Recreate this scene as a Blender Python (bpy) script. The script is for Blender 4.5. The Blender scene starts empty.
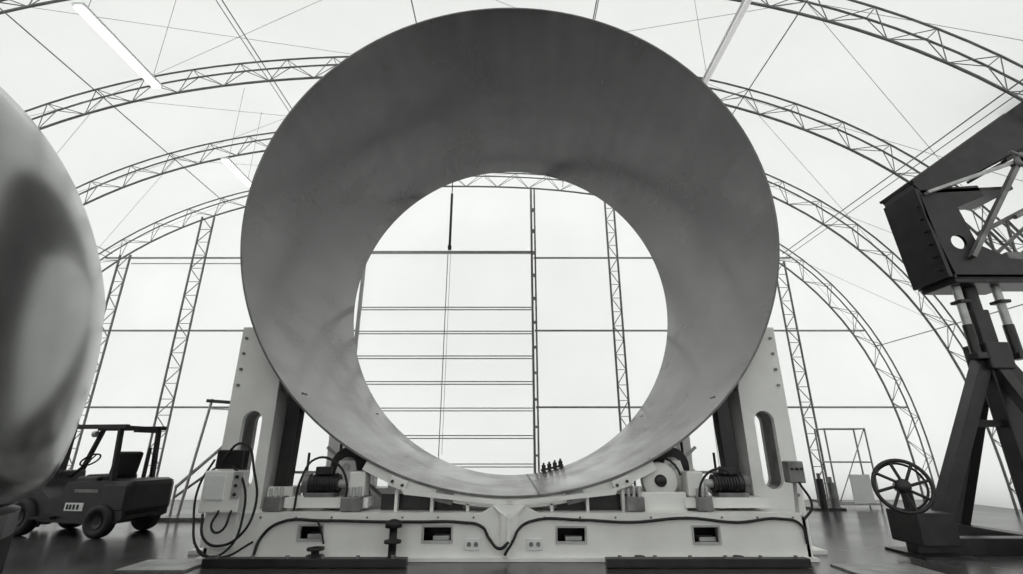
import bpy, bmesh, math, random
from mathutils import Vector, Matrix
from mathutils.geometry import tessellate_polygon
random.seed(4)
scene = bpy.context.scene
try:
    scene.view_settings.view_transform = 'Standard'
    scene.view_settings.look = 'None'
except Exception: pass

# ---------------------------------------------------------------- materials
def mat(name, c0, c1=None, rough=0.5, metal=0.0, scale=4.0, detail=5.0, rough_var=0.0,
        stretch=(1,1,1), bump=0.0, lo=0.35, hi=0.65, emit=0.0, tint=(0.99,1.0,0.985), spec=0.5):
    m = bpy.data.materials.new(name); m.use_nodes = True
    nt = m.node_tree; n = nt.nodes; l = nt.links
    b = n['Principled BSDF']
    if c1 is None: c1 = c0*1.12
    tc = n.new('ShaderNodeTexCoord'); mp = n.new('ShaderNodeMapping'); mp.inputs['Scale'].default_value = stretch
    no = n.new('ShaderNodeTexNoise'); no.inputs['Scale'].default_value = scale; no.inputs['Detail'].default_value = detail
    l.new(tc.outputs['Object'], mp.inputs['Vector']); l.new(mp.outputs['Vector'], no.inputs['Vector'])
    cr = n.new('ShaderNodeValToRGB')
    cr.color_ramp.elements[0].position = lo; cr.color_ramp.elements[1].position = hi
    cr.color_ramp.elements[0].color = (c0*tint[0], c0*tint[1], c0*tint[2], 1)
    cr.color_ramp.elements[1].color = (c1*tint[0], c1*tint[1], c1*tint[2], 1)
    l.new(no.outputs['Fac'], cr.inputs['Fac']); l.new(cr.outputs['Color'], b.inputs['Base Color'])
    b.inputs['Metallic'].default_value = metal; b.inputs['Roughness'].default_value = rough
    b.inputs['Specular IOR Level'].default_value = spec
    if rough_var:
        mr = n.new('ShaderNodeMapRange'); mr.inputs['To Min'].default_value = rough-rough_var; mr.inputs['To Max'].default_value = rough+rough_var
        l.new(no.outputs['Fac'], mr.inputs['Value']); l.new(mr.outputs['Result'], b.inputs['Roughness'])
    if bump:
        bp = n.new('ShaderNodeBump'); bp.inputs['Strength'].default_value = bump; bp.inputs['Distance'].default_value = 0.05
        l.new(no.outputs['Fac'], bp.inputs['Height']); l.new(bp.outputs['Normal'], b.inputs['Normal'])
    if emit:
        b.inputs['Emission Color'].default_value = (1,1,1,1); b.inputs['Emission Strength'].default_value = emit
    return m

def shell_material():
    m = bpy.data.materials.new('rolled_steel_plate'); m.use_nodes = True
    nt = m.node_tree; n = nt.nodes; l = nt.links; b = n['Principled BSDF']
    tc = n.new('ShaderNodeTexCoord')
    def noise(stretch, scale, det, dist=0.0, rot=(0,0,0)):
        mp = n.new('ShaderNodeMapping'); mp.inputs['Scale'].default_value = stretch; mp.inputs['Rotation'].default_value = rot
        no = n.new('ShaderNodeTexNoise'); no.inputs['Scale'].default_value = scale; no.inputs['Detail'].default_value = det
        no.inputs['Distortion'].default_value = dist
        l.new(tc.outputs['Object'], mp.inputs['Vector']); l.new(mp.outputs['Vector'], no.inputs['Vector']); return no.outputs['Fac']
    big = noise((1,0.9,1), 0.45, 3, 0.8, (0.4,0.2,0.7))
    streak = noise((1,0.12,1), 1.8, 4, 0.2)
    fine = noise((1,1,1), 2.4, 6)
    def math_(op,a,b_):
        x=n.new('ShaderNodeMath'); x.operation=op
        for i,v in enumerate((a,b_)):
            if isinstance(v,(int,float)): x.inputs[i].default_value=v
            else: l.new(v,x.inputs[i])
        return x.outputs[0]
    mix = math_('ADD', math_('MULTIPLY',big,0.55), math_('ADD', math_('MULTIPLY',streak,0.37), math_('MULTIPLY',fine,0.08)))
    cr = n.new('ShaderNodeValToRGB'); e=cr.color_ramp.elements
    e[0].position=0.36; e[1].position=0.64; e[0].color=(0.022,0.0223,0.022,1); e[1].color=(0.058,0.0588,0.0577,1)
    l.new(mix,cr.inputs['Fac']); l.new(cr.outputs['Color'],b.inputs['Base Color'])
    mr = n.new('ShaderNodeMapRange'); mr.inputs['From Min'].default_value=0.36; mr.inputs['From Max'].default_value=0.64
    mr.inputs['To Min'].default_value=0.30; mr.inputs['To Max'].default_value=0.14
    l.new(mix,mr.inputs['Value']); l.new(mr.outputs['Result'],b.inputs['Roughness'])
    b.inputs['Metallic'].default_value=0.0
    b.inputs['IOR'].default_value=1.6
    return m
M_ring  = shell_material()
M_edge  = mat('cut_steel_edge', 0.12, 0.2, rough=0.5, metal=0.3)
M_dome  = mat('dome_steel', 0.24, 0.35, rough=0.22, metal=0.92, scale=0.7, rough_var=0.05)
M_cream = mat('cream_machine_paint', 0.76, 0.86, rough=0.4, scale=1.3, tint=(1,1,0.97))
M_dark  = mat('black_painted_steel', 0.010, 0.022, rough=0.4, scale=3)
M_blk   = mat('black_rubber', 0.007, 0.012, rough=0.6)
M_mid   = mat('grey_machine_metal', 0.14, 0.26, rough=0.4, metal=0.4)
M_light = mat('galvanised_steel', 0.4, 0.55, rough=0.4, metal=0.3)
M_plate = mat('worn_floor_plate', 0.2, 0.35, rough=0.45, metal=0.3)
M_truss = mat('truss_galvanised_tube', 0.16, 0.23, rough=0.5, metal=0.2)
M_wire  = mat('steel_cable', 0.30, 0.36, rough=0.5)
M_gird  = mat('wall_girt_paint', 0.30, 0.36, rough=0.5)
M_fork  = mat('forklift_paint', 0.010, 0.018, rough=0.4)
M_white = mat('white_label', 0.75, 0.8, rough=0.5)
M_lamp  = mat('lamp_diffuser', 0.8, 0.85, emit=2.0)
M_lampdim = mat('lamp_diffuser_dim', 0.8, 0.85, emit=0.35)  # faint fixtures: weak glow added to bring them near the membrane's brightness
M_floor = mat('polished_concrete', 0.035, 0.07, rough=0.24, scale=0.5, detail=8, rough_var=0.12, bump=0.04)

def membrane():
    m = bpy.data.materials.new('tent_membrane_fabric'); m.use_nodes = True
    nt = m.node_tree; n = nt.nodes; l = nt.links
    for x in list(n): n.remove(x)
    o = n.new('ShaderNodeOutputMaterial'); mx = n.new('ShaderNodeMixShader')
    d = n.new('ShaderNodeBsdfDiffuse'); t = n.new('ShaderNodeBsdfTranslucent')
    tc = n.new('ShaderNodeTexCoord'); no = n.new('ShaderNodeTexNoise'); no.inputs['Scale'].default_value = 0.35; no.inputs['Detail'].default_value = 4
    cr = n.new('ShaderNodeValToRGB')
    cr.color_ramp.elements[0].color = (0.78,0.787,0.775,1); cr.color_ramp.elements[1].color = (0.88,0.886,0.875,1)
    l.new(tc.outputs['Object'], no.inputs['Vector']); l.new(no.outputs['Fac'], cr.inputs['Fac'])
    l.new(cr.outputs['Color'], d.inputs['Color']); l.new(cr.outputs['Color'], t.inputs['Color'])
    mx.inputs[0].default_value = 0.65
    l.new(d.outputs[0], mx.inputs[1]); l.new(t.outputs[0], mx.inputs[2]); l.new(mx.outputs[0], o.inputs['Surface'])
    return m
M_mem = membrane()

# ---------------------------------------------------------------- mesh builder
class B:
    def __init__(s): s.v=[]; s.f=[]; s.m=[]; s.sm=[]; s.mats=[]
    def mi(s, m):
        if m not in s.mats: s.mats.append(m)
        return s.mats.index(m)
    def add(s, vs, fs, m, smooth=False):
        o=len(s.v); s.v += [tuple(v) for v in vs]; k=s.mi(m)
        for f in fs: s.f.append(tuple(i+o for i in f)); s.m.append(k); s.sm.append(smooth)
    def box(s, c, d, m, rot=None, bev=0.0):
        bm=bmesh.new(); bmesh.ops.create_cube(bm,size=1)
        for v in bm.verts: v.co=Vector((v.co.x*d[0],v.co.y*d[1],v.co.z*d[2]))
        if bev>0: bmesh.ops.bevel(bm,geom=bm.edges[:],offset=bev,segments=2,affect='EDGES',profile=0.5)
        R = rot.to_3x3() if rot is not None else Matrix.Identity(3)
        bm.verts.index_update()
        vs=[R@v.co+Vector(c) for v in bm.verts]; fs=[[v.index for v in f.verts] for f in bm.faces]
        bm.free(); s.add(vs,fs,m)
    def beam(s,p,q,w,h,m,bev=0.0):
        p=Vector(p);q=Vector(q);d=q-p
        R=d.to_track_quat('Z','Y').to_matrix()
        s.box((p+q)/2,(w,h,d.length),m,R,bev)
    def tube(s,p,q,r,m,n=8,r2=None,cap=True,smooth=True):
        p=Vector(p);q=Vector(q);d=q-p
        if d.length<1e-6: return
        if r2 is None: r2=r
        R=d.to_track_quat('Z','Y').to_matrix(); vs=[]
        for i in range(n):
            a=2*math.pi*i/n; u=R@Vector((math.cos(a),math.sin(a),0))
            vs.append(p+u*r)
        for i in range(n):
            a=2*math.pi*i/n; u=R@Vector((math.cos(a),math.sin(a),0))
            vs.append(q+u*r2)
        s.add(vs,[(i,(i+1)%n,n+(i+1)%n,n+i) for i in range(n)],m,smooth)
        if cap:
            s.add(vs[:n],[tuple(reversed(range(n)))],m); s.add(vs[n:],[tuple(range(n))],m)
    def prism(s,outer,y0,y1,m,holes=(),plane='XZ'):
        def P(p,t):
            if plane=='XZ': return (p[0],t,p[1])
            if plane=='YZ': return (t,p[0],p[1])
            return (p[0],p[1],t)
        loops=[list(outer)]+[list(h) for h in holes]
        flat=[p for L in loops for p in L]
        tris=tessellate_polygon([[Vector((p[0],p[1],0)) for p in L] for L in loops])
        N=len(flat)
        vs=[P(p,y0) for p in flat]+[P(p,y1) for p in flat]
        fs=[tuple(t) for t in tris]+[tuple(i+N for i in reversed(t)) for t in tris]
        o=0
        for L in loops:
            k=len(L)
            for i in range(k): fs.append((o+i,o+(i+1)%k,o+(i+1)%k+N,o+i+N))
            o+=k
        s.add(vs,fs,m)
    def rev(s,prof,c,axis,m,n=48,smooth=True):
        A=Vector(axis).normalized(); R=A.to_track_quat('Z','Y').to_matrix(); vs=[];fs=[]
        for (r,t) in prof:
            for i in range(n):
                a=2*math.pi*i/n; vs.append(Vector(c)+R@Vector((r*math.cos(a),r*math.sin(a),t)))
        for j in range(len(prof)-1):
            for i in range(n):
                fs.append((j*n+i,j*n+(i+1)%n,(j+1)*n+(i+1)%n,(j+1)*n+i))
        s.add(vs,fs,m,smooth)
    def path(s,pts,r,m,n=6):
        for a,b in zip(pts[:-1],pts[1:]): s.tube(a,b,r,m,n,cap=False)
    def torus(s,c,axis,R0,r,m,n=32,k=8):
        prof=[(R0+r*math.cos(2*math.pi*j/k),r*math.sin(2*math.pi*j/k)) for j in range(k+1)]
        s.rev(prof,c,axis,m,n)
    def obj(s,name,parent=None,loc=(0,0,0),rotz=0.0,scale=1.0):
        me=bpy.data.meshes.new(name); me.from_pydata(s.v,[],s.f)
        for x in s.mats: me.materials.append(x)
        me.polygons.foreach_set('material_index',s.m); me.polygons.foreach_set('use_smooth',s.sm)
        bm=bmesh.new(); bm.from_mesh(me); bmesh.ops.recalc_face_normals(bm,faces=bm.faces); bm.to_mesh(me); bm.free()
        me.update()
        o=bpy.data.objects.new(name,me); scene.collection.objects.link(o)
        o.location=loc; o.rotation_euler=(0,0,rotz); o.scale=(scale,)*3
        if parent: o.parent=parent
        return o
def empty(name):
    e=bpy.data.objects.new(name,None); scene.collection.objects.link(e); return e
def cable(name,pts,r,m,parent=None):
    cu=bpy.data.curves.new(name,'CURVE'); cu.dimensions='3D'; cu.bevel_depth=r; cu.bevel_resolution=2; cu.resolution_u=6
    sp=cu.splines.new('BEZIER'); sp.bezier_points.add(len(pts)-1)
    for b,p in zip(sp.bezier_points,pts): b.co=p; b.handle_left_type='AUTO'; b.handle_right_type='AUTO'
    cu.materials.append(m)
    o=bpy.data.objects.new(name,cu); scene.collection.objects.link(o)
    if parent: o.parent=parent
    return o
def circ(cx,cz,r,n=24,a0=0,a1=2*math.pi):
    return [(cx+r*math.cos(a0+(a1-a0)*i/n),cz+r*math.sin(a0+(a1-a0)*i/n)) for i in range(n)]
def oval(cx,cz,w,h,n=12):
    r=w/2; k=h/2-r
    return [(cx+r*math.cos(math.pi*i/n),cz+k+r*math.sin(math.pi*i/n)) for i in range(n+1)]+\
           [(cx-r*math.cos(math.pi*i/n),cz-k-r*math.sin(math.pi*i/n)) for i in range(n+1)]
def rect(cx,cz,w,h): return [(cx-w/2,cz-h/2),(cx+w/2,cz-h/2),(cx+w/2,cz+h/2),(cx-w/2,cz+h/2)]

# ---------------------------------------------------------------- tent hall
CX,A_,B_,NN = -2.6,17.5,13.0,2.5
def arch(t,off=0.0):
    c,s_=math.cos(t),math.sin(t)
    x=(A_-off)*math.copysign(abs(c)**(2/NN),c); z=(B_-off)*abs(s_)**(2/NN)
    return CX+x,z
def arch_pts(n,off=0.0):
    raw=[arch(math.pi*i/1200,off) for i in range(1201)]
    L=[0]
    for a,b in zip(raw[:-1],raw[1:]): L.append(L[-1]+math.dist(a,b))
    out=[];j=0
    for i in range(n+1):
        t=L[-1]*i/n
        while j<1199 and L[j+1]<t: j+=1
        u=(t-L[j])/max(1e-9,L[j+1]-L[j]); out.append((raw[j][0]+(raw[j+1][0]-raw[j][0])*u, raw[j][1]+(raw[j+1][1]-raw[j][1])*u))
    return out
Y0,Y1=-10.8,18.0
b=B(); b.box((CX,(Y0+Y1)/2,-0.1),(A_*2+2,Y1-Y0+2,0.2),M_floor); b.obj('floor')
SP=3.2; ys=[Y1-SP*i for i in range(10)]
P=arch_pts(72)
b=B(); vs=[];fs=[]
ny=len(ys)
for y in ys:
    for (x,z) in P: vs.append((x,y,z))
k=len(P)
for j in range(ny-1):
    for i in range(k-1): fs.append((j*k+i,j*k+i+1,(j+1)*k+i+1,(j+1)*k+i))
b.add(vs,fs,M_mem,True); b.obj('ceiling')
for nm,y in (('wall_back',Y1+0.35),('wall_front',Y0)):
    b=B(); b.add([(x,y,z) for x,z in P],[tuple(range(k))],M_mem); b.obj(nm)
b=B(); vs=[(x,Y1,z) for x,z in P]+[(x,Y1+0.35,z) for x,z in P]
b.add(vs,[(i,i+1,k+i+1,k+i) for i in range(k-1)],M_mem,True); b.obj('trim_1')
NA=72
Po=arch_pts(NA,0.10); Pi=arch_pts(NA,0.70)
for y in ys:
    b=B()
    for i in range(NA):
        for dy in (-0.15,0.15):
            b.tube((Po[i][0],y+dy,Po[i][1]),(Po[i+1][0],y+dy,Po[i+1][1]),0.028,M_truss,6,cap=False)
        b.tube((Pi[i][0],y,Pi[i][1]),(Pi[i+1][0],y,Pi[i+1][1]),0.036,M_truss,6,cap=False)
        for dy in (-0.15,0.15):
            if i%2==0: p,q=(Po[i][0],y+dy,Po[i][1]),(Pi[i+1][0],y,Pi[i+1][1])
            else: p,q=(Pi[i][0],y,Pi[i][1]),(Po[i+1][0],y+dy,Po[i+1][1])
            b.tube(p,q,0.012,M_truss,5,cap=False)
        if i%2==0: b.tube((Po[i][0],y-0.15,Po[i][1]),(Po[i][0],y+0.15,Po[i][1]),0.012,M_truss,5,cap=False)
    b.obj('arch_truss')
b=B()
Pm=arch_pts(NA,0.30)
for i in range(8,NA-7,7):
    b.tube((Pm[i][0],Y0,Pm[i][1]),(Pm[i][0],Y1,Pm[i][1]),0.016,M_truss,6)
    if i%2: b.tube((Pm[i][0],Y0,Pm[i][1]-0.22),(Pm[i][0],Y1,Pm[i][1]-0.22),0.012,M_truss,6)
b.obj('roof_purlins')
b=B()
for j in range(ny-1):
    for i in (8,22,36,50):
        p0=Pm[i];p1=Pm[i+14 if i<50 else 64]
        b.tube((p0[0],ys[j],p0[1]),(p1[0],ys[j+1],p1[1]),0.006,M_wire,5)
        b.tube((p1[0],ys[j],p1[1]),(p0[0],ys[j+1],p0[1]),0.006,M_wire,5)
b.obj('bracing_cables')
def zroof(x,off=0.7):
    u=abs((x-CX)/(A_-off)); u=min(u,0.999)
    return (B_-off)*(1-u**NN)**(1/NN)
def lattice_col(x,w):
    b=B(); zt=zroof(x); y=Y1-0.05
    for dx in (-w/2,w/2):
        b.tube((x+dx,y,0),(x+dx,y,zt),0.042,M_truss,6)
    n=int(zt/0.55)
    for i in range(n):
        z0=zt*i/n; z1=zt*(i+1)/n; s_=1 if i%2 else -1
        b.tube((x-s_*w/2,y,z0),(x+s_*w/2,y,z1),0.018,M_truss,5)
        b.tube((x-w/2,y,z0),(x+w/2,y,z0),0.014,M_truss,5)
    b.box((x,y,0.02),(w+0.3,0.4,0.04),M_mid)
    b.obj('lattice_column')
for x,w in ((-15.6,0.42),(-12.6,0.5),(4.1,0.36),(10.75,0.42)): lattice_col(x,w)
b=B()
b.box((0.82,Y1,zroof(0.82,0.8)/2),(0.08,0.24,zroof(0.82,0.8)),M_truss); b.box((0.96,Y1,zroof(0.82,0.8)/2),(0.06,0.2,zroof(0.82,0.8)),M_mid)
for i in range(12): b.box((0.89,Y1,0.5+i*0.97),(0.2,0.22,0.08),M_mid)
b.obj('door_post')
b=B()
for z in (3.15,6.05,9.1):
    u=(1-(z/(B_-0.1))**NN)**(1/NN)*(A_-0.1)
    b.tube((CX-u,Y1+0.22,z),(-6.05,Y1+0.22,z),0.04,M_gird,6)
    b.tube((0.9,Y1+0.22,z),(CX+u,Y1+0.22,z),0.04,M_gird,6)
b.tube((-15.5,Y1+0.22,8.85),(-6.05,Y1+0.22,8.85),0.02,M_gird,6)
for x in (-9.3,7.4):
    b.tube((x,Y1+0.24,0),(x,Y1+0.24,zroof(x,0.2)),0.012,M_gird,6)
b.obj('wall_girts')
b=B()
for i in range(8):
    z=6.95-i*0.97
    if z>0.1:
        b.box((-2.6,Y1+0.24,z+0.05),(6.8,0.05,0.035),M_gird); b.box((-2.6,Y1+0.24,z-0.05),(6.8,0.05,0.035),M_gird)
b.box((-2.6,Y1+0.24,9.35),(6.8,0.09,0.11),M_gird)
b.box((-6.0,Y1+0.22,4.68),(0.13,0.1,9.36),M_gird)
b.box((-2.62,Y1+0.28,4.68),(0.03,0.03,9.36),M_light)
b.obj('door_1')
b=B()
b.box((-2.45,17.5,10.5),(0.09,0.09,2.3),M_dark); b.tube((-2.45,17.5,11.5),(-2.45,17.5,12.2),0.02,M_dark)
b.box((-2.45,17.5,9.25),(0.14,0.14,0.2),M_dark,bev=0.03); b.tube((-2.5,17.5,9.2),(-2.5,17.5,1.5),0.008,M_wire); b.tube((-2.40,17.5,9.2),(-2.40,17.5,1.5),0.008,M_wire)
b.obj('chain_hoist')
for x,y0,y1,z,bright in ((-8.25,6.9,9.1,9.64,1),(-8.35,12.0,13.5,9.64,1),(4.45,6.7,9.0,9.64,0),(4.45,12.0,13.5,9.64,0),(-8.3,1.0,3.2,9.64,1),(4.45,1.0,3.2,9.64,0)):
    wd=0.22 if bright else 0.15
    b=B(); b.box((x,(y0+y1)/2,z+0.05),(wd,y1-y0,0.05),M_white)
    b.box((x,(y0+y1)/2,z-0.01),(wd-0.04,y1-y0-0.04,0.06),M_lamp if bright else M_lampdim,bev=0.02)
    zr=zroof(x,0.3)
    for yy in (y0+0.2,y1-0.2): b.tube((x,yy,z+0.08),(x,yy,zr),0.006,M_wire,5)
    b.obj('fluorescent_light')

# ---------------------------------------------------------------- steel ring
RC=(-0.03,6.27); RY0,RY1=8.7,15.8; RO=5.38; TH=0.035
b=B()
n=192
b.rev([(RO-TH,(RY1-RY0)*i/8) for i in range(9)],(RC[0],RY0,RC[1]),(0,1,0),M_ring,n)
b.rev([(RO,(RY1-RY0)*i/8) for i in range(9)],(RC[0],RY0,RC[1]),(0,1,0),M_ring,n)
for t in (0,RY1-RY0):
    b.rev([(RO-TH,t),(RO,t)],(RC[0],RY0,RC[1]),(0,1,0),M_edge,n,False)
zs=RC[1]-math.sqrt((RO-TH)**2-0.5**2)
b.box((0.47,(RY0+RY1)/2,zs+0.004),(0.035,RY1-RY0-0.02,0.012),M_edge,Matrix.Rotation(-0.09,3,'Y'))
ring=b.obj('steel_cylinder_shell')

# ---------------------------------------------------------------- turning roll stand
ST=empty('turning_roll_stand')
def ringz(x,r=RO): return RC[1]-math.sqrt(max(0,r*r-(x-RC[0])**2))
XL,XR=-4.86,4.72
b=B()
holes=[rect(-3.2,0.40,0.36,0.19),rect(-1.18,0.38,0.44,0.2),rect(0.95,0.37,0.44,0.2),rect(3.1,0.37,0.40,0.22)]
outl=[(XL,0.03),(XR+0.02,0.03),(XR,0.62),(XR-0.12,0.68),(0.45,0.68),(0.2,0.80),(-0.28,0.80),(-0.5,0.68),(XL+0.1,0.68),(XL,0.62)]
b.prism(outl,8.50,8.55,M_cream,holes)
for h in holes:
    x0,x1=h[0][0],h[1][0];z0,z1=h[0][1],h[2][1]
    b.prism([(x0-0.03,z0-0.03),(x1+0.03,z0-0.03),(x1+0.03,z1+0.03),(x0-0.03,z1+0.03)],8.485,8.5,M_light,[h])
    b.box(((x0+x1)/2+0.05,8.7,z0+0.03),(0.26,0.2,0.06),M_light)
    b.box(((x0+x1)/2,9.05,0.38),(0.7,0.02,0.4),M_blk)  # black sheet behind the opening, stands in for shade inside the beam
b.box((-0.07,9.12,0.35),(XR-XL,0.04,0.62),M_cream)
b.box((-0.07,8.85,0.665),(XR-XL-0.1,0.62,0.03),M_cream)
b.box((-0.07,8.8,0.045),(XR-XL-0.1,0.55,0.03),M_blk)
b.box((XL+0.03,8.8,0.35),(0.05,0.6,0.64),M_cream); b.box((XR-0.03,8.8,0.35),(0.05,0.6,0.64),M_cream)
b.box((-0.07,14.6,0.35),(XR-XL,0.6,0.64),M_cream,bev=0.02)
for x in (XL+0.35,XR-0.35): b.box((x,11.8,0.33),(0.6,5.1,0.5),M_cream,bev=0.02)
b.box((-0.07,8.47,0.03),(XR-XL+0.1,0.14,0.05),M_cream)
b.prism([(-0.30,0.80),(-0.04,0.60),(0.22,0.80),(0.10,0.66),(0.08,0.05),(-0.16,0.05),(-0.16,0.66)],8.44,8.50,M_cream)
b.box((-0.04,8.40,0.36),(0.05,0.10,0.62),M_cream)
for sx in (-1,1):
    b.prism([(RC[0]+sx*0.05,0.78),(RC[0]+sx*1.75,0.95),(RC[0]+sx*1.8,1.05),(RC[0]+sx*0.9,0.93),(RC[0]+sx*0.05,0.86)],8.60,8.66,M_cream)
b.obj('base_frame',ST)
b=B()
def arcband(r0,r1,a,y0,y1,m,n=40):
    o=[(RC[0]+r1*math.sin(-a+2*a*i/n),RC[1]-r1*math.cos(-a+2*a*i/n)) for i in range(n+1)]
    o+=[(RC[0]+r0*math.sin(a-2*a*i/n),RC[1]-r0*math.cos(a-2*a*i/n)) for i in range(n+1)]
    b.prism(o,y0,y1,m)
arcband(RO+0.01,RO+0.16,math.radians(27),8.74,8.86,M_cream)
arcband(RO+0.01,RO+0.16,math.radians(27),14.4,14.7,M_cream)
for sx in (-1,1):
    for ang in (11.5,20):
        a=math.radians(ang)*sx
        c=(RC[0]+(RO+0.10)*math.sin(a),8.69,RC[1]-(RO+0.10)*math.cos(a))
        R=Matrix.Rotation(-a,3,'Y')
        b.box(c,(0.30,0.08,0.17),M_mid if ang<15 else M_cream,R,0.01)
        for k2 in (-0.09,0.09):
            p=Vector(c)+R@Vector((k2,-0.04,0)); b.tube(p,p+Vector((0,-0.04,0)),0.026,M_dark,6)
    for x in (0.7,1.3,1.9):
        xx=RC[0]+sx*x; zt=ringz(xx,RO+0.15); b.box((xx,8.8,(0.68+zt)/2),(0.05,0.12,zt-0.66),M_cream)
    b.box((RC[0]+sx*1.5,8.98,0.80),(1.4,0.04,0.26),M_dark)  # dark sheet added in the gap under the band as painted shade
b.obj('cradle_band',ST)
for sx,nm in ((-1,'left'),(1,'right')):
    for y in (9.15,14.45):
        b=B()
        xe=-5.24 if sx<0 else 5.12
        def q(x,z): return (xe+(x if sx<0 else -x),z)
        o=[q(-0.0,0.0),q(0,3.92),q(0.28,3.92)]
        for z in (3.5,3.2,2.98):
            xr=math.sqrt((RO+0.07)**2-(RC[1]-z)**2); o.append((RC[0]+sx*xr,z))
        o+= [q(0.86,2.75),q(0.86,0.0)]
        slot=oval(q(0.47,0)[0],1.66,0.36,1.35)
        b.prism(o,y,y+0.10,M_cream,[slot])
        b.prism([(x,z) for x,z in o],y+0.45,y+0.55,M_cream,[slot])
        b.box((q(0.04,0)[0],y+0.28,1.96),(0.06,0.5,3.92),M_cream)
        b.box((q(0.83,0)[0],y+0.28,1.35),(0.06,0.42,2.7),M_cream)
        b2=slot
        for i in range(len(b2)):
            p0=b2[i];p1=b2[(i+1)%len(b2)]
            b.add([(p0[0],y+0.1,p0[1]),(p1[0],y+0.1,p1[1]),(p1[0],y+0.45,p1[1]),(p0[0],y+0.45,p0[1])],[(0,1,2,3)],M_mid)
        for z in (3.7,3.4,3.1,2.8,0.9): b.tube((q(0.1,0)[0],y,z),(q(0.1,0)[0],y-0.03,z),0.03,M_mid,6)
        b.tube((q(0.16,0)[0],y+0.3,3.92),(q(0.16,0)[0],y+0.3,4.0),0.04,M_mid)
        b.box((q(0.40,0)[0],y+0.25,0.03),(1.1,0.8,0.06),M_cream)
        px=xe-sx*1.15
        b.beam((px+sx*0.05,y+0.25,1.0),(px,y+0.25,ringz(px)-0.05),0.24,0.26,M_dark,0.02)
        b.box((px,y+0.25,0.85),(0.46,0.4,0.36),M_cream,bev=0.02)
        b.obj('upright',ST)
for sx in (-1,1):
    for y in (9.35,14.0):
        b=B()
        ang=math.radians(31)*sx; rr=0.34
        c=Vector((RC[0]+(RO+rr)*math.sin(ang),y,RC[1]-(RO+rr)*math.cos(ang)))
        b.rev([(0.05,0),(rr-0.03,0),(rr,0.03),(rr,0.42),(rr-0.03,0.45),(0.05,0.45)],c,(0,1,0),M_blk,40)
        b.rev([(0.0,-0.06),(0.16,-0.06),(0.16,0.0)],c,(0,1,0),M_light,24)
        for dy in (-0.10,0.52):
            b.prism([(c.x-0.35,0.68),(c.x+0.35,0.68),(c.x+0.14,c.z+0.1),(c.x-0.14,c.z+0.1)],c.y+dy,c.y+dy+0.04,M_cream,[circ(c.x,(0.68+c.z-0.1)/2-0.05,0.09,16)])
        b.tube((c.x,c.y-0.14,c.z),(c.x,c.y+0.6,c.z),0.06,M_light,16)
        b.obj('drive_roller',ST)
def motor(x,y,z,sx):
    b=B()
    b.tube((x-0.28*sx,y,z),(x+0.22*sx,y,z),0.15,M_dark,24)
    for i in range(8): b.rev([(0.15,0),(0.17,0.0),(0.17,0.012),(0.15,0.012)],(x-0.22*sx+i*0.05*sx,y,z),(1,0,0),M_dark,24,False)
    b.tube((x+0.22*sx,y,z),(x+0.32*sx,y,z),0.165,M_mid,24)
    b.box((x,y-0.02,z+0.21),(0.24,0.2,0.13),M_dark,bev=0.015)
    b.box((x,y,z-0.18),(0.5,0.3,0.08),M_mid,bev=0.01)
    b.tube((x-0.28*sx,y,z),(x-0.60*sx,y,z),0.07,M_light,16)
    b.box((x-0.62*sx,y,z),(0.28,0.34,0.40),M_cream,bev=0.03)
    b.box((x-0.15*sx,y+0.02,z-0.29),(1.4,0.45,0.16),M_cream,bev=0.01)
    return b.obj('drive_motor',ST)
motor(-3.25,8.95,1.10,-1); motor(3.75,8.95,1.10,1)
b=B()
b.rev([(0.0,-0.05),(0.28,-0.05),(0.30,0.0),(0.30,0.12),(0.0,0.12)],(2.55,8.9,1.15),(0,1,0),M_cream,40)
b.rev([(0.0,-0.09),(0.1,-0.09),(0.1,-0.04)],(2.55,8.9,1.15),(0,1,0),M_dark,20)
b.box((2.55,8.95,0.82),(0.8,0.3,0.3),M_cream,bev=0.02)
b.path([(2.55+0.36*math.cos(a),8.84,1.15+0.38*math.sin(a)) for a in [math.pi*(0.95-0.08*i) for i in range(12)]],0.02,M_blk)
b.obj('belt_guard',ST)
b=B()
for x,w in ((-3.95,0.3),(-2.65,0.35),(2.05,0.3),(3.2,0.25)):
    b.box((x,8.78,0.80),(w,0.3,0.22),M_mid,bev=0.02)
    for k2 in (-0.3,0,0.3): b.tube((x+k2*w,8.74,0.9),(x+k2*w,8.74,1.05+0.05*k2),0.03,M_light,10)
for sx in (-1,1):
    b.beam((sx*3.9,9.6,0.7),(sx*3.0,9.6,1.7),0.08,0.08,M_cream)
    b.beam((sx*2.3,9.9,0.7),(sx*3.6,9.9,1.7),0.05,0.05,M_light)
    b.tube((sx*2.2,9.7,1.25),(sx*4.2,9.7,1.25),0.025,M_light)
    b.tube((sx*3.3,9.8,0.7),(sx*3.3,9.8,1.9),0.025,M_dark); b.tube((sx*3.9,9.8,0.7),(sx*3.9,9.8,1.6),0.025,M_dark)
b.obj('valve_blocks_and_braces',ST)
b=B()
b.box((-4.62,8.38,1.02),(0.62,0.22,0.62),M_cream,bev=0.02)
b.box((-4.72,8.26,1.08),(0.30,0.02,0.36),M_white,bev=0.005)
b.box((-4.38,8.26,1.12),(0.14,0.03,0.40),M_light,bev=0.005)
for i in range(3): b.tube((-4.38,8.25,0.98+i*0.13),(-4.38,8.22,0.98+i*0.13),0.025,M_dark,10)
b.box((-4.62,8.44,0.45),(0.5,0.08,0.5),M_cream)
b.box((-4.62,8.45,1.50),(0.46,0.16,0.30),M_dark,bev=0.02)
b.obj('control_cabinet',ST)
b=B()
b.box((4.72,8.6,1.30),(0.26,0.2,0.34),M_mid,bev=0.02)
for i in range(3): b.tube((4.64+i*0.08,8.5,1.35),(4.64+i*0.08,8.47,1.35),0.022,M_dark,8)
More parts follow.
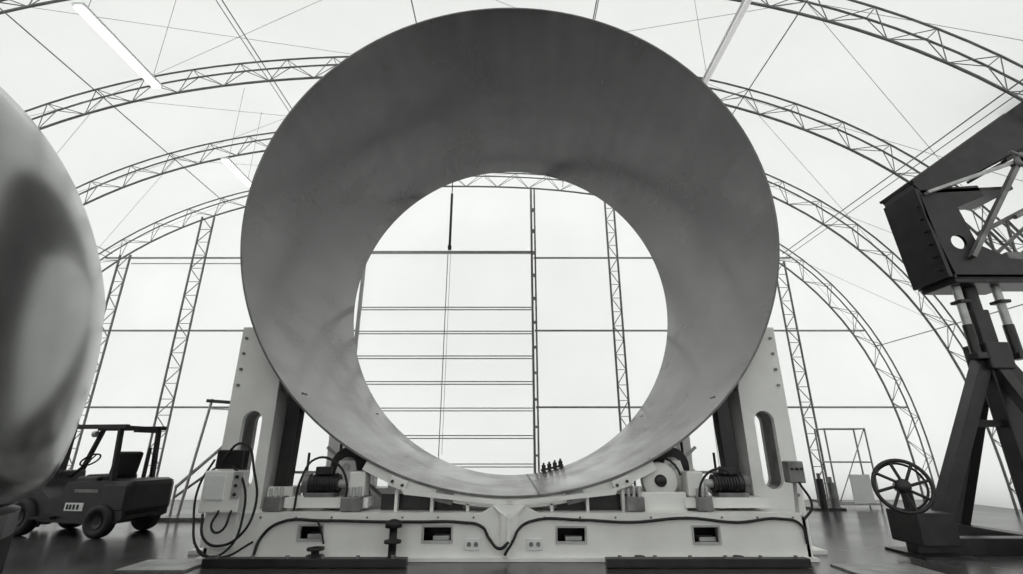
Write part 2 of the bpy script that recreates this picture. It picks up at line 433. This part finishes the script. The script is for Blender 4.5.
b.tube((4.72,8.7,0.66),(4.72,8.62,1.2),0.03,M_light)
b.obj('switch_box',ST)
b=B()
for x,z in ((-0.62,0.24),(0.36,0.24)):
    b.box((x,8.48,z),(0.24,0.03,0.17),M_white,bev=0.01)
    b.tube((x-0.05,8.46,z),(x-0.05,8.45,z),0.035,M_mid,12); b.tube((x+0.06,8.46,z),(x+0.06,8.45,z),0.035,M_mid,12)
for i in range(17):
    x=-4.6+i*0.57
    b.tube((x,8.5,0.62),(x,8.485,0.62),0.018,M_mid,6)
b.obj('beam_sockets',ST)
YF=8.46
def jig(pts,s=0.02): return [(x+random.uniform(-s,s),y,z+random.uniform(-s,s)) for x,y,z in pts]
cable('hose_left',[(-4.0,8.36,0.05)]+jig([(-3.95,YF,0.35),(-3.7,YF,0.56),(-3.0,YF,0.58),(-2.2,YF,0.55),(-1.5,YF,0.57),(-0.8,YF,0.56),(-0.45,YF,0.50),(-0.34,YF,0.3),(-0.2,YF-0.08,0.18),(-0.05,YF-0.1,0.3)]),0.024,M_blk,ST)
cable('hose_right',jig([(-0.1,8.36,0.10),(0.02,8.36,0.30),(0.1,YF-0.05,0.48),(0.3,YF,0.56),(1.1,YF,0.60),(1.9,YF,0.57),(2.8,YF,0.60),(3.6,YF,0.56),(4.3,YF,0.60),(4.6,YF,0.5),(4.66,YF,0.25)]),0.022,M_blk,ST)
cable('cable_loop',[(-4.75,8.34,1.45),(-4.4,8.28,1.75),(-4.15,8.3,1.3),(-4.05,8.3,0.8),(-4.2,8.28,0.4),(-4.5,8.26,0.25),(-4.75,8.26,0.35),(-4.85,8.28,0.7)],0.02,M_blk,ST)
cable('cable_loop',[(-4.55,8.34,1.4),(-4.3,8.26,1.2),(-4.22,8.3,0.7),(-4.35,8.25,0.2),(-4.7,8.25,0.12),(-4.9,8.28,0.3)],0.018,M_blk,ST)
cable('cable_loop',[(-4.85,8.34,1.5),(-5.0,8.3,1.1),(-4.98,8.3,0.6),(-4.8,8.26,0.2),(-4.4,8.24,0.1),(-4.0,8.3,0.3)],0.018,M_blk,ST)
cable('cable_loop',[(-4.4,8.28,0.75),(-4.5,8.22,0.45),(-4.65,8.24,0.5),(-4.6,8.28,0.75)],0.018,M_blk,ST)
cable('cable_loop',[(-3.6,8.7,0.7),(-3.5,8.6,1.2),(-3.35,8.7,1.5),(-3.0,8.7,1.45),(-2.75,8.66,1.1),(-2.8,8.7,0.72)],0.02,M_blk,ST)
cable('cable_loop',[(-3.1,8.44,0.60),(-3.0,8.42,0.42),(-2.95,8.43,0.25)],0.015,M_blk,ST)
cable('cable_loop',[(4.72,8.5,1.15),(4.82,8.42,0.8),(4.66,8.42,0.6)],0.02,M_blk,ST)
cable('cable_loop',[(3.1,8.7,0.7),(3.2,8.6,1.2),(3.5,8.6,1.35),(3.7,8.66,1.25)],0.02,M_blk,ST)
for x0,x1 in ((-4.55,-1.55),(1.4,4.4)):
    b=B(); b.box(((x0+x1)/2,8.05,0.07),(x1-x0,0.16,0.12),M_dark,bev=0.01)
    for i in range(6):
        xx=x0+0.2+i*(x1-x0-0.4)/5; b.tube((xx,8.0,0.13),(xx,8.0,0.17),0.03,M_mid,6)
    b.obj('floor_rail')
b=B(); b.box((-5.15,8.1,0.015),(1.0,0.7,0.03),M_plate); b.obj('steel_floor_plate')
b=B(); b.box((5.4,7.8,0.012),(1.2,0.8,0.024),M_plate); b.obj('steel_floor_plate')
def jack(x,y,h):
    b=B()
    b.rev([(0,0),(0.13,0),(0.13,0.04),(0.09,0.07),(0.06,0.12),(0.06,h*0.45),(0.13,h*0.47),(0.13,h*0.53),(0.06,h*0.56),(0.06,h*0.80),(0.13,h*0.82),(0.13,h*0.95),(0.05,h)],(x,y,0),(0,0,1),M_blk,24)
    b.obj('screw_jack')
jack(-1.83,8.26,0.62); jack(-3.0,8.25,0.24)
for x in (1.95,3.45):
    b=B(); b.rev([(0,0),(0.15,0),(0.15,0.05),(0.08,0.08),(0.08,0.12),(0,0.12)],(x,8.23,0),(0,0,1),M_blk,20); b.box((x+0.12,8.22,0.08),(0.3,0.08,0.05),M_dark,bev=0.01)
    b.obj('anchor_clamp')
b=B()
for i,x in enumerate((0.98,1.15,1.32,1.49)):
    z=ringz(x,RO-TH)
    b.box((x,15.6,z+0.10),(0.12,0.12,0.20),M_dark,bev=0.01); b.tube((x,15.6,z+0.18),(x,15.6,z+0.26),0.03,M_dark)
b.box((1.23,15.6,ringz(1.2,RO-TH)+0.07),(0.7,0.14,0.06),M_dark,Matrix.Rotation(-0.22,3,'Y'))
b.obj('rim_clamps',ring)

# ---------------------------------------------------------------- dome on stand (left)
b=B(); DX,DY=-7.2,4.2; R=2.85; H=4.5; zb=1.64
prof=[(0,-0.60),(2.0,-0.60),(2.23,-0.575),(2.38,-0.53),(2.48,-0.46),(2.55,-0.37),(2.60,-0.27),(2.64,-0.1),(2.67,0.15),(2.69,0.4),(2.705,0.7),(2.705,0.95),(2.69,1.2),(2.66,1.45)]
a0=math.asin(1.75/H)
prof+=[(R*math.cos(a0+(math.pi/2-a0)*i/32),H*math.sin(a0+(math.pi/2-a0)*i/32)) for i in range(0,33)]
b.rev(prof,(DX,DY,zb),(0,0,1),M_dome,128)
b.obj('steel_dome_head')
b=B()
RL=2.4
b.rev([(2.1,0.80),(RL,0.80),(RL,1.035),(2.1,1.035)],(DX,DY,0),(0,0,1),M_dark,64,False)
for i in range(10):
    a=2*math.pi*i/10+0.25
    x,y=DX+(RL-0.1)*math.cos(a),DY+(RL-0.1)*math.sin(a)
    b.box((x,y,0.45),(0.22,0.22,0.86),M_dark,Matrix.Rotation(a,3,'Z'),0.01); b.box((x,y,0.02),(0.45,0.45,0.04),M_dark,Matrix.Rotation(a,3,'Z'))
    a2=a+2*math.pi/10; x2,y2=DX+(RL-0.1)*math.cos(a2),DY+(RL-0.1)*math.sin(a2)
    b.beam((x,y,0.2),(x2,y2,0.2),0.14,0.2,M_dark); b.beam((x,y,0.2),(x2,y2,0.85),0.08,0.08,M_dark); b.beam((x,y,0.85),(x2,y2,0.2),0.08,0.08,M_dark)
b.obj('dome_support_frame')

# ---------------------------------------------------------------- forklift
b=B()
W=0.56
b.prism([(-1.05,0.28),(-1.1,0.75),(-0.72,0.95),(-0.35,0.72),(-0.1,0.72),(0.0,1.02),(0.95,1.06),(1.25,0.98),(1.42,0.72),(1.42,0.34),(1.2,0.25),(0.9,0.25)],-W,W,M_fork)
b.box((1.15,0,0.74),(0.72,1.14,0.68),M_fork,bev=0.12)
b.box((0.42,0,1.08),(0.6,0.7,0.16),M_blk,bev=0.05)
b.box((0.70,0,1.36),(0.14,0.6,0.52),M_blk,Matrix.Rotation(0.15,3,'Y'),0.05)
b.box((-0.78,0,1.0),(0.18,0.9,0.45),M_fork,Matrix.Rotation(-0.2,3,'Y'),0.04)
b.tube((-0.7,0.1,1.1),(-0.35,0.1,1.42),0.03,M_blk)
b.torus((-0.33,0.1,1.44),(-0.65,0,0.7),0.18,0.018,M_blk,24,6)
b.tube((-0.33-0.13,0.1,1.44-0.12),(-0.33+0.13,0.1,1.44+0.12),0.014,M_blk)
for k2 in (-0.2,-0.1): b.tube((-0.6,k2-0.15,1.1),(-0.5,k2-0.15,1.42),0.012,M_blk)
for sy in (-0.48,0.48):
    b.beam((-0.98,sy,0.95),(-0.60,sy,2.10),0.09,0.07,M_blk,0.01)
    b.beam((0.95,sy,1.0),(0.85,sy,2.10),0.10,0.07,M_blk,0.01)
    b.beam((-0.72,sy,2.12),(1.0,sy,2.12),0.10,0.09,M_blk,0.01)
for i in range(9): x=-0.65+i*0.19; b.beam((x,-0.48,2.13),(x,0.48,2.13),0.05,0.03,M_blk)
b.box((0.98,0.0,2.05),(0.1,0.5,0.08),M_blk)
b.tube((0.9,0.3,1.05),(0.9,0.3,1.7),0.04,M_dark)
b.box((0.3,0,1.0),(0.5,0.9,0.25),M_fork,bev=0.04)
for sy in (-0.34,0.34):
    b.beam((-1.28,sy,0.1),(-1.28,sy,2.15),0.09,0.14,M_blk); b.beam((-1.36,sy*0.8,0.1),(-1.36,sy*0.8,2.1),0.06,0.1,M_blk)
    b.box((-1.9,sy*0.8,0.07),(0.95,0.12,0.05),M_blk); b.box((-1.45,sy*0.8,0.35),(0.05,0.12,0.6),M_blk)
for z in (0.3,1.1,2.05): b.box((-1.3,0,z),(0.08,0.72,0.1),M_blk)
b.tube((-1.3,0,0.2),(-1.3,0,1.9),0.045,M_mid)
for z in (0.25,0.62): b.box((-1.42,0,z),(0.05,0.95,0.09),M_blk)
b.box((0.30,-W-0.005,0.56),(0.42,0.02,0.15),M_white,bev=0.004)
for i,xx in enumerate((0.16,0.23,0.31,0.40)): b.box((xx,-W-0.02,0.56),(0.04,0.01,0.09),M_blk)
b.box((0.5,-W-0.005,0.86),(0.55,0.02,0.06),M_mid)
b.box((-0.3,-W-0.06,0.36),(0.5,0.14,0.05),M_blk)
for sy in (-0.4,0.4): b.tube((-0.66,sy,2.0),(-0.74,sy,2.0),0.07,M_light,16)
for x,r,w in ((-0.88,0.36,0.24),(0.95,0.31,0.22)):
    for sy in (-1,1):
        yy=sy*(W-0.02)
        b.rev([(0.0,-w/2+0.03),(r*0.5,-w/2+0.05),(r*0.62,-w/2),(r-0.04,-w/2),(r,-w/2+0.04),(r,w/2-0.04),(r-0.04,w/2),(r*0.62,w/2),(r*0.5,w/2-0.05),(0,w/2-0.03)],(x,yy,r),(0,1,0),M_blk,32)
        b.rev([(0,-0.01),(r*0.40,-0.01),(r*0.42,0.0)],(x,yy+sy*(w/2-0.03),r),(0,sy,0),M_fork,24)
b.obj('forklift',loc=(-9.05,11.2,0),rotz=math.radians(-8),scale=1.0)

# ---------------------------------------------------------------- small frame behind forklift
b=B()
b.tube((-8.35,13.2,0),(-8.05,13.2,2.95),0.035,M_light); b.beam((-8.15,13.2,2.9),(-7.0,13.2,2.82),0.18,0.08,M_dark)
b.beam((-8.1,13.2,2.7),(-7.1,13.2,2.66),0.05,0.04,M_light)
b.beam((-8.6,13.3,0.75),(-6.9,13.3,2.4),0.09,0.05,M_light); b.beam((-8.6,13.3,0.5),(-6.9,13.3,1.8),0.05,0.05,M_mid)
b.tube((-6.95,13.2,0),(-6.95,13.2,2.85),0.03,M_light)
b.box((-7.7,13.25,0.04),(2.0,0.7,0.08),M_mid); b.tube((-8.6,13.3,0.05),(-8.6,13.3,0.8),0.03,M_light)
b.obj('work_platform_frame')
b=B()
x0,x1,yy=9.75,11.0,15.6
for x in (x0,x1):
    for dy in (0,0.5): b.tube((x,yy+dy,0),(x,yy+dy,2.3),0.025,M_gird)
for z in (0.12,1.3,2.28):
    for dy in (0,0.5): b.tube((x0,yy+dy,z),(x1,yy+dy,z),0.02,M_gird)
    for x in (x0,x1): b.tube((x,yy,z),(x,yy+0.5,z),0.02,M_gird)
b.tube((x0,yy,0.1),(x1,yy,2.3),0.015,M_gird)
b.box(((x0+x1)/2+0.15,yy,0.55),(0.6,0.04,0.8),M_white)
b.obj('tube_storage_rack')
b=B()
b.box((-6.3,14.2,0.55),(0.9,0.6,0.06),M_mid)
for dx in (-0.4,0.4):
    for dy in (-0.25,0.25): b.tube((-6.3+dx,14.2+dy,0),(-6.3+dx,14.2+dy,0.53),0.025,M_mid)
b.box((-6.4,14.2,0.72),(0.35,0.3,0.28),M_dark,bev=0.03)
b.obj('tool_bench')
b=B()
b.tube((9.05,15.2,0),(9.05,15.2,0.85),0.10,M_dark,20); b.tube((9.05,15.2,0.85),(9.05,15.2,1.0),0.05,M_mid,12)
b.tube((9.4,15.25,0),(9.4,15.25,0.75),0.10,M_mid,20); b.tube((9.4,15.25,0.75),(9.4,15.25,0.9),0.05,M_mid,12)
b.box((9.2,15.4,0.03),(0.9,0.5,0.06),M_dark)
b.obj('gas_bottles')

# ---------------------------------------------------------------- right support stand with boom
SR=empty('adjustable_boom_stand')
b=B(); X0=9.0; Yc=9.0
b.beam((6.7,Yc,0.13),(11.2,Yc,0.13),0.26,0.26,M_dark,0.01)
b.beam((X0,Yc-1.6,0.13),(X0,Yc+1.9,0.13),0.26,0.24,M_dark,0.01)
b.box((6.95,Yc,0.42),(0.62,0.7,0.5),M_dark,bev=0.02); b.box((6.95,Yc,0.02),(0.8,0.9,0.04),M_dark)
b.beam((7.05,Yc,0.1),(8.9,Yc,3.3),0.24,0.22,M_dark,0.01)
b.beam((10.9,Yc,0.1),(9.15,Yc,3.3),0.24,0.22,M_dark,0.01)
b.beam((X0,Yc+1.7,0.1),(X0,Yc+0.1,3.2),0.20,0.2,M_dark,0.01)
b.beam((X0-0.05,Yc-1.4,0.1),(X0,Yc-0.1,3.1),0.18,0.18,M_dark,0.01)
b.beam((8.3,Yc,2.1),(9.8,Yc,2.1),0.12,0.12,M_dark,0.01)
b.box((X0,Yc,3.3),(0.45,0.5,0.5),M_dark,bev=0.03)
b.box((X0,Yc,2.2),(0.30,0.30,4.0),M_dark,bev=0.02)
b.obj('tripod_base',SR)
b=B()
b.tube((X0,Yc,3.9),(X0,Yc,4.75),0.14,M_dark,24)
for dx in (-0.32,0.45):
    b.tube((X0+dx,Yc-0.12,3.3),(X0+dx,Yc-0.12,3.9),0.085,M_dark,20); b.tube((X0+dx,Yc-0.12,3.9),(X0+dx,Yc-0.12,4.75),0.07,M_light,20)
    b.box((X0+dx,Yc-0.12,3.3),(0.2,0.24,0.12),M_dark,bev=0.01); b.box((X0+dx,Yc-0.12,4.35),(0.2,0.24,0.06),M_dark,bev=0.01)
b.box((X0+0.1,Yc,4.72),(1.3,0.8,0.12),M_dark,bev=0.02)
b.obj('lift_cylinders',SR)
HX,HZ=0.62,0.14
b=B()
for dy in (-0.4,0.4):
    y=dy
    o=[(7.85,4.62),(10.6,4.62),(10.6,4.95),(9.7,4.95),(9.0,5.0),(8.45,5.3),(8.30,6.10),(8.9,6.35),(8.85,6.6),(7.62,6.50),(7.62,5.9)]
    b.prism(o,y-0.03,y+0.03,M_dark,[circ(8.10,5.35,0.15,20)])
b.box((7.66,0,5.58),(0.07,0.86,1.9),M_dark,Matrix.Rotation(-0.08,3,'Y'))
for i in range(7):
    z=4.8+i*0.27; b.tube((7.56,-0.33,z),(7.72,-0.33,z),0.03,M_dark,6)
b.box((9.2,0,4.64),(2.8,0.86,0.06),M_dark)
b.box((8.6,0,6.5),(1.9,0.86,0.07),M_dark,Matrix.Rotation(-0.05,3,'Y'))
b.box((9.5,0,4.95),(0.8,0.6,0.5),M_mid,bev=0.03)
b.beam((7.72,-0.48,6.40),(9.75,-0.58,7.1),0.10,0.06,M_light)
b.beam((8.2,-0.48,5.0),(9.65,-0.58,7.0),0.12,0.08,M_mid)
b.beam((9.0,0.3,5.0),(10.6,0.3,6.2),0.06,0.06,M_mid)
b.torus((9.7,-0.66,7.05),(0,1,0),0.12,0.05,M_mid,24,8)
b.tube((9.7,-0.74,7.05),(9.7,-0.45,7.05),0.06,M_dark,16); b.tube((9.45,-0.7,7.22),(10.0,-0.7,6.9),0.035,M_mid,10)
b.obj('head_frame',SR,loc=(HX,Yc,HZ))
b=B()
P0=Vector((7.62,0,6.55)); P1=Vector((12.4,0,9.75)); D=(P1-P0)
N=Vector((-D.z,0,D.x)).normalized()
for dy in (-0.4,0.4):
    o=[P0+N*0.15,P1+N*0.15,P1-N*0.95,P0+D*0.12-N*0.35,P0-N*0.1]
    b.prism([(p.x,p.z) for p in o],dy-0.025,dy+0.025,M_dark)
    for s0 in (0.15,-0.95):
        b.beam(P0+D*(0.0 if s0>0 else 0.35)+N*(s0 if s0>0 else -0.58)+Vector((0,dy,0)),P1+N*s0+Vector((0,dy,0)),0.12,0.06,M_dark)
for i in range(10):
    u=i/9; c=P0+D*u; b.beam(c+Vector((0,-0.4,0)),c+Vector((0,0.4,0)),0.1,0.2,M_dark)
for dy in (-0.4,0.4):
    b.tube((9.6,dy,5.1),(12.3,dy,6.6),0.06,M_mid); b.tube((9.4,dy,5.9),(12.3,dy,7.3),0.05,M_mid)
    for i in range(6):
        u=i/6; u2=(i+0.5)/6; b.tube((9.6+2.7*u,dy,5.1+1.5*u),(9.4+2.9*u2,dy,5.9+1.4*u2),0.03,M_mid,6); b.tube((9.4+2.9*u2,dy,5.9+1.4*u2),(9.6+2.7*(u+1/6),dy,5.1+1.5*(u+1/6)),0.03,M_mid,6)
b.beam((12.2,0,-HZ),(12.2,0,9.2),0.35,0.35,M_dark)
b.box((12.2,0,0.03-HZ),(0.8,0.8,0.06),M_dark)
b.obj('boom',SR,loc=(HX,Yc,HZ))
b=B()
hc=Vector((6.60,8.75,1.07)); ax=Vector((-0.35,-0.92,0.12)).normalized()
b.torus(hc,ax,0.41,0.032,M_dark,40,8); b.torus(hc+ax*-0.1,ax,0.37,0.02,M_dark,40,8)
Rm=ax.to_track_quat('Z','Y').to_matrix()
for i in range(8):
    a=2*math.pi*i/8; u=Rm@Vector((math.cos(a),math.sin(a),0)); u2=Rm@Vector((math.cos(a+0.25),math.sin(a+0.25),0))
    b.tube(hc+u*0.08,hc+u2*0.41,0.025,M_dark,8)
b.rev([(0,-0.12),(0.11,-0.12),(0.11,0.06),(0,0.06)],hc,ax,M_dark,20)
b.tube(hc,hc-ax*0.35+Vector((0.15,0,-0.1)),0.05,M_dark); b.beam((6.8,8.95,0.6),(6.78,8.95,1.1),0.12,0.12,M_dark)
b.obj('handwheel',SR)

# ---------------------------------------------------------------- world and camera
w=bpy.data.worlds.new('overcast_sky'); scene.world=w; w.use_nodes=True
bg=w.node_tree.nodes['Background']; bg.inputs[0].default_value=(0.99,1.0,0.985,1); bg.inputs[1].default_value=1.46
cam=bpy.data.cameras.new('camera'); co=bpy.data.objects.new('camera',cam); scene.collection.objects.link(co)
cam.sensor_width=36; cam.lens=480/1023*36; cam.clip_end=200; cam.clip_start=0.05
co.location=(0,0,1.64); co.rotation_euler=(math.radians(90+18.8),0,0)
scene.camera=co
